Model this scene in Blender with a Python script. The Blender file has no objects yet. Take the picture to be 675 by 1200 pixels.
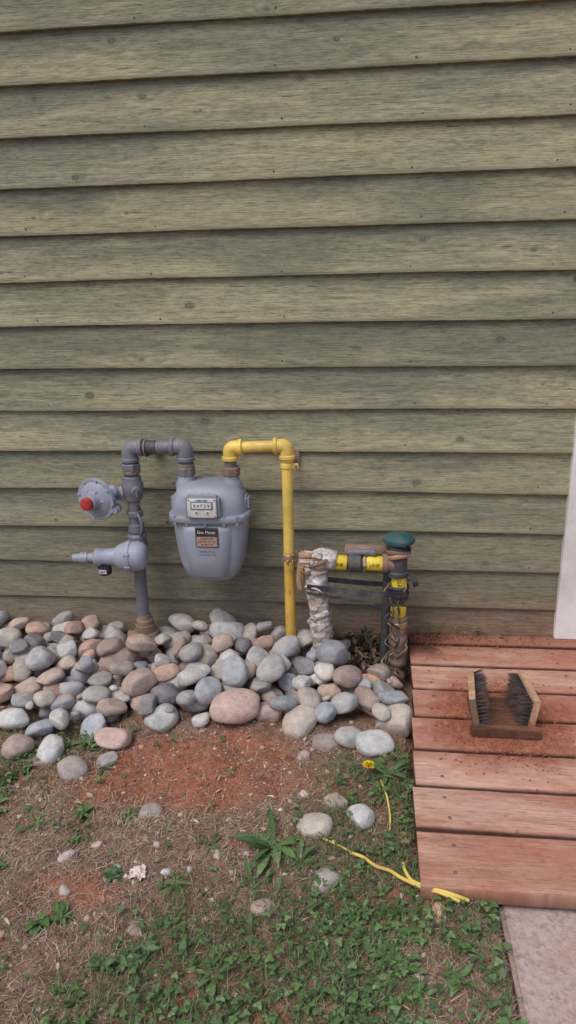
import bpy, bmesh, math, random
import numpy as np
from mathutils import Vector, Matrix
random.seed(7); rng=np.random.default_rng(7)
scn=bpy.context.scene
scn.view_settings.view_transform='Standard'; scn.view_settings.look='None'; scn.view_settings.exposure=0
COL=scn.collection

# ---------------------------------------------------------------- node helpers
def newmat(name):
    m=bpy.data.materials.new(name); m.use_nodes=True
    return m,m.node_tree,m.node_tree.nodes['Principled BSDF']
def setin(nt,sock,v):
    if v is None: return
    if isinstance(v,bpy.types.NodeSocket): nt.links.new(v,sock)
    else:
        if sock.type=='RGBA' and len(v)==3: v=(*v,1)
        sock.default_value=v
def mth(nt,op,a,b=None,c=None,clamp=False):
    n=nt.nodes.new('ShaderNodeMath'); n.operation=op; n.use_clamp=clamp
    setin(nt,n.inputs[0],a); setin(nt,n.inputs[1],b); setin(nt,n.inputs[2],c); return n.outputs[0]
def mix(nt,f,a,b,blend='MIX'):
    n=nt.nodes.new('ShaderNodeMix'); n.data_type='RGBA'; n.blend_type=blend
    setin(nt,n.inputs[0],f); setin(nt,n.inputs[6],a); setin(nt,n.inputs[7],b); return n.outputs[2]
def objco(nt): return nt.nodes.new('ShaderNodeTexCoord').outputs['Object']
def sep(nt,v):
    n=nt.nodes.new('ShaderNodeSeparateXYZ'); nt.links.new(v,n.inputs[0]); return n.outputs
def comb(nt,x,y,z):
    n=nt.nodes.new('ShaderNodeCombineXYZ'); setin(nt,n.inputs[0],x); setin(nt,n.inputs[1],y); setin(nt,n.inputs[2],z); return n.outputs[0]
def noise(nt,v,scale,detail=4,rough=.6,dist=0.):
    n=nt.nodes.new('ShaderNodeTexNoise'); setin(nt,n.inputs['Vector'],v)
    n.inputs['Scale'].default_value=scale; n.inputs['Detail'].default_value=detail
    n.inputs['Roughness'].default_value=rough; n.inputs['Distortion'].default_value=dist
    return n.outputs['Fac']
def vor(nt,v,scale,dim='3D',feature='F1'):
    n=nt.nodes.new('ShaderNodeTexVoronoi'); n.voronoi_dimensions=dim; n.feature=feature
    setin(nt,n.inputs['Vector'],v); n.inputs['Scale'].default_value=scale; return n
def sstep(nt,v,a,b,o0=0.,o1=1.):
    n=nt.nodes.new('ShaderNodeMapRange'); n.interpolation_type='SMOOTHSTEP'
    setin(nt,n.inputs[0],v); n.inputs[1].default_value=a; n.inputs[2].default_value=b
    n.inputs[3].default_value=o0; n.inputs[4].default_value=o1; return n.outputs[0]
def attr(nt,name,out='Fac'):
    n=nt.nodes.new('ShaderNodeAttribute'); n.attribute_name=name; return n.outputs[out]
def bump(nt,b,h,dist,strength=1.):
    n=nt.nodes.new('ShaderNodeBump'); n.inputs['Distance'].default_value=dist; n.inputs['Strength'].default_value=strength
    nt.links.new(h,n.inputs['Height']); nt.links.new(n.outputs[0],b.inputs['Normal'])
def vscale(nt,v,s,add=None):
    n=nt.nodes.new('ShaderNodeVectorMath'); n.operation='MULTIPLY_ADD'
    setin(nt,n.inputs[0],v); n.inputs[1].default_value=s
    if add is not None: setin(nt,n.inputs[2],add)
    return n.outputs[0]
def grey3(nt,c,g): return mix(nt,1.,c,comb(nt,g,g,g),'MULTIPLY')

# ---------------------------------------------------------------- materials
def wood_mat(name, A, B, knotcol, vert='z', stain=None, tdirt=False, rough=.85, grain=.25, bands=45., fade=None, knots=.5, spec=.2, ring_s=.5, pw=(.38,.64), crk=.69):
    m,nt,b=newmat(name)
    P=sep(nt,objco(nt)); x=P[0]; h=P[2] if vert=='z' else P[1]
    r=attr(nt,'rnd')
    xx=mth(nt,'MULTIPLY_ADD',r,13.,x); hh=mth(nt,'MULTIPLY_ADD',r,5.,h)
    v2=comb(nt,xx,hh,r)
    kw=noise(nt,vscale(nt,v2,(30.,30.,1.)),1.,2,.5)
    vo=vor(nt,vscale(nt,v2,(1.,1.5,1.)),3.4,'2D')
    vc=sep(nt,vo.outputs['Color'])
    dist=mth(nt,'MULTIPLY_ADD',kw,.05,mth(nt,'SUBTRACT',vo.outputs['Distance'],.025))
    keep=mth(nt,'GREATER_THAN',vc[0],1-knots)
    ks=mth(nt,'MULTIPLY_ADD',vc[1],.036,.012)
    infl=mth(nt,'MULTIPLY',mth(nt,'EXPONENT',mth(nt,'MULTIPLY',dist,-8.)),keep)
    wob=noise(nt,vscale(nt,v2,(1.2,6.,1.)),1.,3,.55)
    ph=mth(nt,'MULTIPLY_ADD',hh,bands*3.,mth(nt,'MULTIPLY',wob,bands*.8))
    ph=mth(nt,'MULTIPLY_ADD',infl,18.,ph)
    bd=mth(nt,'MULTIPLY_ADD',mth(nt,'SINE',ph),.5,.5)
    fib=noise(nt,vscale(nt,v2,(9.,330.,1.)),1.,3,.75)
    fib2=noise(nt,vscale(nt,v2,(26.,110.,3.)),1.,3,.8)
    patch=noise(nt,vscale(nt,v2,(1.3,8.,1.)),1.,4,.62,.3)
    big=noise(nt,objco(nt),1.3,3,.6)
    f=mth(nt,'ADD',patch,mth(nt,'MULTIPLY_ADD',big,.5,-.25))
    f=mth(nt,'MULTIPLY_ADD',mth(nt,'SINE',mth(nt,'MULTIPLY',r,91.)),.05,f)
    f=mth(nt,'MULTIPLY_ADD',fib2,.14,mth(nt,'SUBTRACT',f,.07))
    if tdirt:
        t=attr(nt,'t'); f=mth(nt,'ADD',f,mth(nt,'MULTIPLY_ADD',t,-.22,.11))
    c=mix(nt,sstep(nt,f,pw[0],pw[1]),A,B)
    tone=mth(nt,'MULTIPLY_ADD',mth(nt,'SINE',mth(nt,'MULTIPLY',r,57.)),.05,1.)
    g=mth(nt,'MULTIPLY',tone,mth(nt,'MULTIPLY_ADD',bd,grain*.42,1-grain*.42))
    g=mth(nt,'MULTIPLY',g,sstep(nt,fib,.28,.66,1-grain*1.1,1.10))
    g=mth(nt,'MULTIPLY',g,sstep(nt,fib2,.3,.6,1-grain,1.06))
    c=grey3(nt,c,g)
    kq=mth(nt,'DIVIDE',dist,ks)
    km=mth(nt,'MULTIPLY',sstep(nt,kq,.75,1.15,1.,0.),keep)
    ring=mth(nt,'MULTIPLY',sstep(nt,kq,1.,3.2,ring_s,0.),keep)
    rim=mth(nt,'MULTIPLY',mth(nt,'MULTIPLY',sstep(nt,kq,.7,1.,0.,1.),sstep(nt,kq,1.,1.35,1.,0.)),keep)
    c=mix(nt,mth(nt,'MULTIPLY',ring,sstep(nt,fib2,.35,.6)),c,knotcol)
    c=mix(nt,mth(nt,'MULTIPLY',km,.6),c,knotcol)
    c=mix(nt,mth(nt,'MULTIPLY',rim,mth(nt,'MULTIPLY',sstep(nt,fib2,.4,.55),.7)),c,tuple(k*.35 for k in knotcol))
    ck=noise(nt,vscale(nt,v2,(11.,210.,1.)),1.,2,.5)
    ckm=mth(nt,'MULTIPLY',sstep(nt,ck,crk,crk+.05),sstep(nt,patch,.44,.53))
    c=mix(nt,mth(nt,'MULTIPLY',ckm,.75),c,tuple(k*.3 for k in knotcol))
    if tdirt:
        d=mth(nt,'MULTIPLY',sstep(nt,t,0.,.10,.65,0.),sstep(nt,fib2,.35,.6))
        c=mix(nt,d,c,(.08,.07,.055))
        # smoky grime lying along the boards
        gr=noise(nt,vscale(nt,v2,(2.6,26.,1.)),1.,4,.7,.2)
        c=mix(nt,sstep(nt,gr,.56,.70,0,.35),c,(.12,.115,.09))
    if fade:
        z=P[2]; zz=mth(nt,'MULTIPLY_ADD',big,.5,z)
        c=mix(nt,sstep(nt,zz,.50,1.15,fade[1],0.),c,grey3(nt,fade[0],g))
        sp=noise(nt,objco(nt),9.,4,.7)
        side=sstep(nt,x,-.6,.35,.35,1.)
        lowm=sstep(nt,mth(nt,'MULTIPLY_ADD',sp,.25,z),.28,.54,1.,0.)
        c=mix(nt,mth(nt,'MULTIPLY',mth(nt,'MULTIPLY',lowm,side),.8),c,grey3(nt,(.27,.14,.10),g))
    if stain: c=stain(nt,c,P)
    nt.links.new(c,b.inputs['Base Color']); b.inputs['Roughness'].default_value=rough
    b.inputs['Specular IOR Level'].default_value=spec
    bump(nt,b,mth(nt,'MULTIPLY_ADD',fib2,.8,fib),.0020,.85)
    return m

def paint_mat(name, base, dirt=(.12,.07,.04), amount=.35, rough=.45, metal=0., bumpd=.0006, spec=.5, scale=1.):
    m,nt,b=newmat(name); v=objco(nt)
    n1=noise(nt,v,22*scale,4,.65); n2=noise(nt,v,140*scale,3,.7); n3=noise(nt,v,7*scale,2)
    tone=sstep(nt,n3,.3,.7,.80,1.12)
    c=grey3(nt,base,tone)
    s=mth(nt,'MULTIPLY_ADD',n2,.5,mth(nt,'MULTIPLY',n1,.5))
    k=sstep(nt,s,.66-amount*.25,.72-amount*.12)
    c=mix(nt,mth(nt,'MULTIPLY',k,.8),c,dirt)
    dust=sstep(nt,n1,.4,.75,0,.26); c=mix(nt,dust,c,(.32,.24,.18))
    nt.links.new(c,b.inputs['Base Color']); b.inputs['Metallic'].default_value=metal
    nt.links.new(sstep(nt,n2,.3,.7,rough-.08,rough+.2),b.inputs['Roughness'])
    b.inputs['Specular IOR Level'].default_value=spec
    bump(nt,b,mth(nt,'MULTIPLY_ADD',n1,.6,n2),bumpd,.7)
    return m

def attr_mat(name, rough=.7, speck=0., bumpd=0., scale=60., spec=.3, vein=False):
    m,nt,b=newmat(name); v=objco(nt); c=attr(nt,'Col','Color')
    if speck:
        n1=noise(nt,v,scale,4,.7); n2=noise(nt,v,scale*6,2,.75); n3=noise(nt,v,scale*.25,3,.6,.6)
        t=mth(nt,'MULTIPLY',sstep(nt,n1,.3,.7,1-speck,1+speck*.7),sstep(nt,n2,.3,.7,1-speck*1.2,1+speck*.8))
        t=mth(nt,'MULTIPLY',t,sstep(nt,n3,.35,.65,1-speck*.8,1+speck*.5))
        c=grey3(nt,c,t)
        if vein:
            sp=noise(nt,v,330.,2,.5); c=mix(nt,sstep(nt,sp,.60,.68,0,.6),c,(.09,.08,.08))
            c=mix(nt,sstep(nt,sp,.40,.32,0,.5),c,(.66,.64,.61))
            c=mix(nt,sstep(nt,n3,.52,.70,0,.45),c,(.44,.31,.25))
        if bumpd: bump(nt,b,mth(nt,'MULTIPLY_ADD',n2,.4,n1),bumpd,.8)
    nt.links.new(c,b.inputs['Base Color']); b.inputs['Roughness'].default_value=rough
    b.inputs['Specular IOR Level'].default_value=spec
    return m

def deck_stain(nt,c,P):
    n=noise(nt,objco(nt),6.,4,.7); n2=noise(nt,objco(nt),45.,4,.75); n4=noise(nt,vscale(nt,objco(nt),(2.2,6.,1.)),1.,4,.65,.3)
    c=mix(nt,sstep(nt,n4,.44,.62,0,.55),c,grey3(nt,(.42,.155,.10),sstep(nt,n2,.3,.7,.82,1.12)))
    dx=mth(nt,'SUBTRACT',P[0],.39); dy=mth(nt,'SUBTRACT',P[1],-.52)
    d=mth(nt,'SQRT',mth(nt,'ADD',mth(nt,'POWER',dx,2.),mth(nt,'POWER',dy,2.)))
    near=sstep(nt,mth(nt,'MULTIPLY_ADD',n,-.25,d),.02,.16,1.,0.)
    c=mix(nt,mth(nt,'MULTIPLY',near,.9),c,grey3(nt,(.34,.125,.075),sstep(nt,n2,.3,.7,.65,1.2)))
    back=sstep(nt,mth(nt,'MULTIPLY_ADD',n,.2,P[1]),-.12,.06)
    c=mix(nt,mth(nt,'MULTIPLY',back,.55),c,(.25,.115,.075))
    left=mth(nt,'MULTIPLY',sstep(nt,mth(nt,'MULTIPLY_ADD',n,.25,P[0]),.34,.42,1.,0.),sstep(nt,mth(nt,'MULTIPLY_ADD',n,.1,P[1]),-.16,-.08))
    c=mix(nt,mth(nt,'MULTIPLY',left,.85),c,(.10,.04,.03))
    sp=noise(nt,objco(nt),28.,2,.5); c=mix(nt,sstep(nt,sp,.68,.76,0,.5),c,(.18,.09,.06))
    c=mix(nt,sstep(nt,n2,.55,.75,0,.35),c,(.55,.40,.33))
    c=mix(nt,mth(nt,'MULTIPLY',attr(nt,'edge'),.88),c,(.05,.022,.016))  # board sides darkened in colour: painted shade for the gaps, plus gap dirt
    return c
def red_dust(nt,c,P):
    n=noise(nt,objco(nt),60.,4,.7)
    return mix(nt,mth(nt,'MULTIPLY',sstep(nt,mth(nt,'MULTIPLY_ADD',n,-.12,P[2]),.13,.22,1.,.25),sstep(nt,n,.35,.6)),c,(.30,.12,.075))

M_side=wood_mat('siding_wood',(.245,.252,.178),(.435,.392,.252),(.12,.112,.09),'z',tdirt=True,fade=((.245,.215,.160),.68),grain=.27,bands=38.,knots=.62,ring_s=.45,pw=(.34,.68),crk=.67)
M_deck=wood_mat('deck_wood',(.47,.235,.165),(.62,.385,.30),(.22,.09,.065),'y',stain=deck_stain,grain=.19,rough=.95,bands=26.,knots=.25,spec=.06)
M_brushwood=wood_mat('brush_wood',(.46,.28,.17),(.62,.41,.26),(.2,.1,.05),'y',grain=.25,stain=red_dust)
M_brushgreen=wood_mat('brush_wood_stained',(.10,.12,.08),(.22,.20,.13),(.05,.05,.03),'y',grain=.3,stain=red_dust)
M_basewood=wood_mat('scraper_base_wood',(.12,.055,.04),(.22,.10,.065),(.06,.03,.02),'y',grain=.3)
M_white=paint_mat('white_trim_paint',(.82,.79,.78),(.45,.30,.24),.05,.5,scale=.4)
M_grey=paint_mat('grey_pipe_paint',(.175,.18,.215),(.17,.10,.07),.62,.5)
M_meter=paint_mat('grey_meter_paint',(.30,.325,.39),(.19,.16,.15),.26,.42,bumpd=.0004)
M_reg=paint_mat('grey_regulator_paint',(.33,.35,.43),(.20,.17,.15),.30,.42)
M_yel=paint_mat('yellow_pipe_paint',(.80,.55,.11),(.40,.22,.06),.26,.42)
M_yelold=paint_mat('weathered_yellow_paint',(.70,.42,.07),(.25,.11,.04),.55,.5)
M_yeltape=paint_mat('yellow_tape',(.78,.58,.04),(.10,.08,.03),.35,.4)
M_rust=paint_mat('rusty_metal',(.29,.19,.14),(.12,.07,.045),.6,.7,metal=.1)
M_brass=paint_mat('aged_brass',(.46,.34,.19),(.12,.08,.05),.5,.45,metal=.5)
M_dark=paint_mat('dark_iron',(.06,.062,.065),(.20,.12,.08),.5,.55)
M_black=paint_mat('black_plastic',(.018,.018,.02),(.10,.07,.05),.1,.45)
M_strap=paint_mat('black_rubber_strap',(.03,.03,.045),(.12,.10,.09),.35,.5)
M_red=paint_mat('red_plastic_cap',(.55,.03,.04),(.15,.03,.03),.1,.4)
M_teal=paint_mat('teal_plastic_cap',(.025,.09,.10),(.10,.12,.10),.2,.45)
M_plate=paint_mat('index_plate',(.72,.72,.67),(.3,.28,.22),.15,.4)
M_label=paint_mat('nameplate',(.44,.28,.23),(.15,.08,.06),.3,.4)
M_pale=paint_mat('label_face',(.72,.72,.74),(.3,.28,.26),.1,.4)
M_copper=paint_mat('copper_tape',(.52,.31,.20),(.20,.11,.07),.55,.4,metal=.2)

def foil_mat():
    m,nt,b=newmat('crumpled_foil'); v=objco(nt)
    n=noise(nt,v,38,4,.7,1.); w=vor(nt,vscale(nt,v,(1,1,1.5)),36.); n2=noise(nt,v,9,3,.6)
    c=mix(nt,sstep(nt,n,.36,.60),(.50,.42,.38),(.78,.74,.71)); c=mix(nt,sstep(nt,n2,.48,.68,0,.6),c,(.48,.31,.23))
    nt.links.new(c,b.inputs['Base Color']); b.inputs['Metallic'].default_value=.15; b.inputs['Roughness'].default_value=.4
    bump(nt,b,mth(nt,'MULTIPLY_ADD',n,.9,w.outputs['Distance']),.010,1.); return m
M_foil=foil_mat()

def ground_mat():
    m,nt,b=newmat('soil'); v=objco(nt)
    ba=attr(nt,'bare')
    n=noise(nt,v,5.,4,.65); n2=noise(nt,v,38.,5,.75); n3=noise(nt,v,170.,3,.75)
    red=mix(nt,sstep(nt,n2,.3,.7),(.24,.083,.047),(.43,.175,.11))
    brn=mix(nt,sstep(nt,n2,.3,.7),(.13,.073,.05),(.33,.20,.145))
    c=mix(nt,sstep(nt,mth(nt,'MULTIPLY_ADD',n,.6,ba),.42,.85),brn,red)
    c=mix(nt,sstep(nt,n3,.58,.72,0,.55),c,(.50,.32,.25))
    c=grey3(nt,c,sstep(nt,n3,.25,.5,.5,1.1))
    c=mix(nt,mth(nt,'MULTIPLY',attr(nt,'wet'),.9),c,grey3(nt,(.05,.03,.022),sstep(nt,n3,.3,.6,.6,1.4)))
    nt.links.new(c,b.inputs['Base Color']); b.inputs['Roughness'].default_value=.95; b.inputs['Specular IOR Level'].default_value=.15
    bump(nt,b,mth(nt,'MULTIPLY_ADD',n3,.35,n2),.012,.9); return m
def concrete_mat():
    m,nt,b=newmat('pink_concrete'); v=objco(nt)
    n=noise(nt,v,4.,5,.6); n2=noise(nt,v,60.,5,.75); w=vor(nt,v,140.)
    c=mix(nt,sstep(nt,n2,.3,.7),(.40,.29,.26),(.56,.44,.40))
    c=mix(nt,sstep(nt,sep(nt,w.outputs['Color'])[0],.7,.95,0,.5),c,(.26,.21,.19))
    c=mix(nt,sstep(nt,n,.4,.7,0,.4),c,(.38,.20,.15))
    nt.links.new(c,b.inputs['Base Color']); b.inputs['Roughness'].default_value=.9
    bump(nt,b,mth(nt,'MULTIPLY_ADD',w.outputs['Distance'],.4,n2),.003,.8); return m
M_ground=ground_mat(); M_conc=concrete_mat()
M_rock=attr_mat('river_stone',.88,.17,.0014,55.,spec=.15,vein=True)
M_clod=attr_mat('soil_crumb',.95)
M_leaf=attr_mat('leaf',.55,.15,.0006,120.)
M_grass=attr_mat('grass_blade',.65)

# ---------------------------------------------------------------- mesh helpers
def add(name,me,mats=None,parent=None,smooth=True):
    o=bpy.data.objects.new(name,me); COL.objects.link(o)
    if mats is not None:
        for mm in (mats if isinstance(mats,(list,tuple)) else [mats]): me.materials.append(mm)
    if smooth: me.polygons.foreach_set('use_smooth',[True]*len(me.polygons))
    if parent is not None:
        o.parent=parent; o.matrix_parent_inverse=Matrix.Translation(-Vector(parent.location))
    return o
def empty(name,loc=(0,0,0)):
    e=bpy.data.objects.new(name,None); e.empty_display_size=.05; e.location=loc; COL.objects.link(e); return e
def mesh(name,V,F,mats,parent=None,smooth=True,col=None,fl=None):
    me=bpy.data.meshes.new(name); me.from_pydata([tuple(v) for v in V] if not isinstance(V,np.ndarray) else V.tolist(),[],F if isinstance(F,list) else F.tolist())
    if col is not None:
        a=me.color_attributes.new('Col','FLOAT_COLOR','POINT'); c=np.ones((len(V),4)); c[:,:3]=col; a.data.foreach_set('color',c.ravel())
    if fl:
        for k,arr in fl.items():
            a=me.attributes.new(k,'FLOAT','POINT'); a.data.foreach_set('value',np.asarray(arr,dtype=float))
    me.update(); return add(name,me,mats,parent,smooth)
def box(name,c,s,mat,parent=None,rot=None,bev=.002,rnd=None):
    bm=bmesh.new(); bmesh.ops.create_cube(bm,size=1)
    for v in bm.verts: v.co=Vector((v.co.x*s[0],v.co.y*s[1],v.co.z*s[2]))
    if bev: bmesh.ops.bevel(bm,geom=bm.edges[:],offset=min(bev,min(s)*.45),segments=2,affect='EDGES')
    R=rot if rot is not None else Matrix.Identity(3)
    for v in bm.verts: v.co=R@v.co+Vector(c)
    me=bpy.data.meshes.new(name); bm.to_mesh(me); bm.free()
    a=me.attributes.new('rnd','FLOAT','POINT'); a.data.foreach_set('value',[random.random() if rnd is None else rnd]*len(me.vertices))
    return add(name,me,mat,parent,False)
def frame(d):
    d=Vector(d).normalized(); up=Vector((0,0,1)) if abs(d.z)<.9 else Vector((0,1,0))
    a=d.cross(up).normalized(); return d,a,a.cross(d).normalized()
def tube(name,pts,rad,mat,parent=None,seg=24,cap=True,crumple=0.,flat=None,smooth=True):
    pts=[Vector(p) for p in pts]; n=len(pts)
    if not hasattr(rad,'__len__'): rad=[rad]*n
    T=[(pts[min(i+1,n-1)]-pts[max(i-1,0)]).normalized() for i in range(n)]
    _,a,_=frame(T[0]); V=[];F=[]
    for i in range(n):
        a=(a-T[i]*a.dot(T[i])).normalized(); b=T[i].cross(a)
        for k in range(seg):
            t=2*math.pi*k/seg; r=rad[i]
            if crumple: r*=1+random.uniform(-crumple,crumple)
            fx,fy=(flat if flat else (1,1))
            V.append(pts[i]+a*math.cos(t)*r*fx+b*math.sin(t)*r*fy)
    for i in range(n-1):
        for k in range(seg):
            k2=(k+1)%seg; F.append((i*seg+k,i*seg+k2,(i+1)*seg+k2,(i+1)*seg+k))
    if cap: F.append(tuple(range(seg))[::-1]); F.append(tuple((n-1)*seg+k for k in range(seg)))
    o=mesh(name,V,F,mat,parent,smooth=smooth)
    if not crumple:
        for p in o.data.polygons:
            if len(p.vertices)>4: p.use_smooth=False
    return o
def lathe(name,o,d,prof,mat,parent=None,seg=32,hexa=False):
    """prof: list of (distance along axis, radius)"""
    d,a,b=frame(d); o=Vector(o); V=[];F=[]
    if hexa: seg=6
    for (t,r) in prof:
        for k in range(seg):
            an=2*math.pi*k/seg; V.append(o+d*t+a*math.cos(an)*r+b*math.sin(an)*r)
    n=len(prof)
    for i in range(n-1):
        for k in range(seg):
            k2=(k+1)%seg; F.append((i*seg+k,i*seg+k2,(i+1)*seg+k2,(i+1)*seg+k))
    F.append(tuple(range(seg))[::-1]); F.append(tuple((n-1)*seg+k for k in range(seg)))
    ob=mesh(name,V,F,mat,parent,smooth=not hexa)
    if not hexa:
        md=ob.modifiers.new('es','EDGE_SPLIT'); md.split_angle=math.radians(35)
    return ob
def collar(name,o,d,r,w,mat,parent,hexa=False):
    e=min(.0025,w*.2)
    return lathe(name,Vector(o)-Vector(d).normalized()*w/2,d,[(0,r-e),(e,r),(w-e,r),(w,r-e)],mat,parent,hexa=hexa)
def fillet(pts,r,n=8):
    pts=[Vector(p) for p in pts]; out=[pts[0]]
    for i in range(1,len(pts)-1):
        p=pts[i]; a=(pts[i-1]-p); b=(pts[i+1]-p); rr=min(r,a.length*.49,b.length*.49)
        p0=p+a.normalized()*rr; p1=p+b.normalized()*rr
        for k in range(n+1):
            t=k/n; out.append(p0*(1-t)**2+p*2*t*(1-t)+p1*t*t)
    out.append(pts[-1]); return out
def dens(pts,step=.01):
    out=[Vector(pts[0])]
    for a,b in zip(pts[:-1],pts[1:]):
        a=Vector(a);b=Vector(b); n=max(1,int((b-a).length/step))
        for k in range(1,n+1): out.append(a.lerp(b,k/n))
    return out
def text(name,s,size,loc,mat,parent,rot=None):
    cu=bpy.data.curves.new(name,'FONT'); cu.body=s; cu.size=size; cu.align_x='CENTER'; cu.align_y='CENTER'; cu.extrude=.0003
    o=bpy.data.objects.new(name,cu); COL.objects.link(o); dg=bpy.context.evaluated_depsgraph_get(); dg.update()
    me=bpy.data.meshes.new_from_object(o.evaluated_get(dg)); bpy.data.objects.remove(o)
    R=rot if rot is not None else Matrix.Rotation(math.pi/2,3,'X')
    me.transform(Matrix.Translation(Vector(loc))@R.to_4x4()); return add(name,me,mat,parent,False)

# ---------------------------------------------------------------- terrain function
GZ=.11
WV=[(rng.uniform(0,2*math.pi),rng.uniform(6,60),rng.uniform(0,6.28)) for _ in range(26)]
def sm(x,a,b):
    t=np.clip((x-a)/(b-a),0,1); return t*t*(3-2*t)
def wave(x,y,seed=0,lo=0,hi=26):
    s=0
    for an,k,p in WV[lo:hi]: s=s+np.sin((x*math.cos(an)+y*math.sin(an))*k+p+seed)/k
    return s
def H(x,y):
    x=np.asarray(x,float); y=np.asarray(y,float)
    near=np.exp(-(np.maximum(0,np.abs(x)-3)**2+np.maximum(0,-y-3)**2)/4)
    h=GZ+.05*wave(x,y)*near+.02*sm(y,-.4,-.05)
    under=sm(x,.10,.16)*sm(y,-1.09,-1.04)*(1-sm(x,2.,2.1)); h=h-.05*under
    slab=sm(x,.27,.31)*(1-sm(x,1.49,1.53))*(1-sm(y,-1.10,-1.04)); h=h-.06*slab
    h=h+.036*sm(x,.02,.15)*sm(-y,.92,1.08)*(1-.6*sm(-y,1.2,1.5))*(1-slab)*(1-under)
    mound=np.exp(-(((x+.02)/.085)**2+((y+.03)/.07)**2)); h=h+.055*mound
    return h
def bare(x,y):
    b=np.exp(-((((x+.40)/.34)**2+((y+.72)/.17)**2))**1.3)
    b=np.maximum(b,.6*np.exp(-(((x+.02)/.08)**2+((y+.56)/.07)**2)))
    b=np.maximum(b,.55*np.exp(-(((x+.33)/.14)**2+((y+.98)/.06)**2)))
    b=np.maximum(b,.6*np.exp(-(((x+.62)/.16)**2+((y+1.12)/.07)**2)))
    b=np.maximum(b,.5*np.exp(-(((x-.10)/.10)**2+((y+1.11)/.04)**2)))
    return np.clip(b+.25*wave(x,y,2.)*3,0,1)
def wet(x,y): return np.exp(-((((x-.01)/.12)**2+((y+.11)/.16)**2))**2)
def A(x,y): return (x*.93, -2.3+(y+2.3)*.93)

gx=np.unique(np.concatenate([np.arange(-1.8,1.2,.0125),-1.8-np.geomspace(.02,80,40),1.2+np.geomspace(.02,80,40)]))
gy=np.unique(np.concatenate([np.arange(-2.0,.12,.0125),-2.0-np.geomspace(.02,80,40),.12+np.geomspace(.02,80,30)]))
XX,YY=np.meshgrid(gx,gy); ZZ=H(XX,YY)
nx_,ny_=len(gx),len(gy)
V=np.stack([XX.ravel(),YY.ravel(),ZZ.ravel()],1)
idx=np.arange(nx_*ny_).reshape(ny_,nx_)
F=np.stack([idx[:-1,:-1].ravel(),idx[:-1,1:].ravel(),idx[1:,1:].ravel(),idx[1:,:-1].ravel()],1)
mesh('ground',V,F,M_ground,fl={'bare':bare(XX,YY).ravel(),'wet':wet(XX,YY).ravel()})

# ---------------------------------------------------------------- siding wall
wall=empty('wooden_siding_wall',(-1.4,0,GZ))
EXP=.1377; ZB=.29
def boards(x0,x1,k0,k1,tag):
    V=[];F=[];R=[];Tt=[]
    n=max(8,int((x1-x0)/.02)); xs=np.linspace(x0,x1,n+1)
    for k in range(k0,k1):
        z0=ZB+EXP*k+random.uniform(-.002,.002); r=random.random()
        top=EXP+.02
        prof=[(-.001,0,0.),(-.0185,0,0.),(-.0198,.0015,.01),(-.0195,.006,.04),(-.0150,EXP*.3,.3),(-.0110,EXP*.6,.6),(-.005,EXP*.98,.98),(-.003,top,1.1)]
        a1,a2,a3=random.uniform(0,6),random.uniform(0,6),random.uniform(0,6)
        amp=random.uniform(.001,.003)
        base=len(V); m_=len(prof)
        for x in xs:
            dz=amp*math.sin(x*2.1+a1)+amp*.3*math.sin(x*7.3+a2)+random.uniform(-.0005,.0005)
            dy=.0014*math.sin(x*3.7+a3)+random.uniform(-.0003,.0003)
            for j,(py,pz,t) in enumerate(prof):
                V.append((x,py+(dy if j<5 else 0),z0+pz+dz)); R.append(r); Tt.append(t)
        for i in range(n):
            for j in range(m_-1):
                F.append((base+i*m_+j+1,base+i*m_+j,base+(i+1)*m_+j,base+(i+1)*m_+j+1))
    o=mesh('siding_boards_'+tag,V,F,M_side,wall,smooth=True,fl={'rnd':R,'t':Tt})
    md=o.modifiers.new('es','EDGE_SPLIT'); md.split_angle=math.radians(30)
boards(-4.,.6465,-3,20,'main'); boards(1.86,4.,-3,20,'far'); boards(.64,1.87,15,20,'over_door')
box('wall_core',(0,.08,1.55),(8,.15,3.0),M_dark,wall,bev=0)
box('top_fascia_board',(0,-.03,3.08),(8.1,.06,.16),M_white,wall)
k=0
for row in range(-1,14):
    for x in np.arange(-1.5,.64,.406):
        xx=x+random.uniform(-.012,.012)+(.02 if row%2 else 0); z=ZB+EXP*row+.020+random.uniform(-.004,.004)
        lathe('nail_%d'%k,(xx,-.0165,z),(0,-1,.05),[(0,.0028),(.0022,.0028),(.0026,.002)],M_dark,wall,seg=8); k+=1

dr=empty('door_frame',(.70,0,.19))
box('trim_side',(.7035,-.018,1.23),(.115,.036,2.08),M_white,dr)
box('trim_side_far',(1.8035,-.018,1.23),(.115,.036,2.08),M_white,dr)
box('trim_head',(1.2535,-.021,2.33),(1.22,.042,.115),M_white,dr)
box('door_leaf',(1.2535,.012,1.24),(.98,.03,2.04),M_white,dr)
for i,(zc,hh) in enumerate([(.62,.6),(1.55,.9)]):
    for j,xc in enumerate([1.02,1.48]):
        box('door_panel_%d%d'%(i,j),(xc,-.004,zc),(.34,.012,hh),M_white,dr,bev=.005)
box('threshold',(1.2535,-.02,.205),(.98,.09,.025),M_brass,dr)

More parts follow.
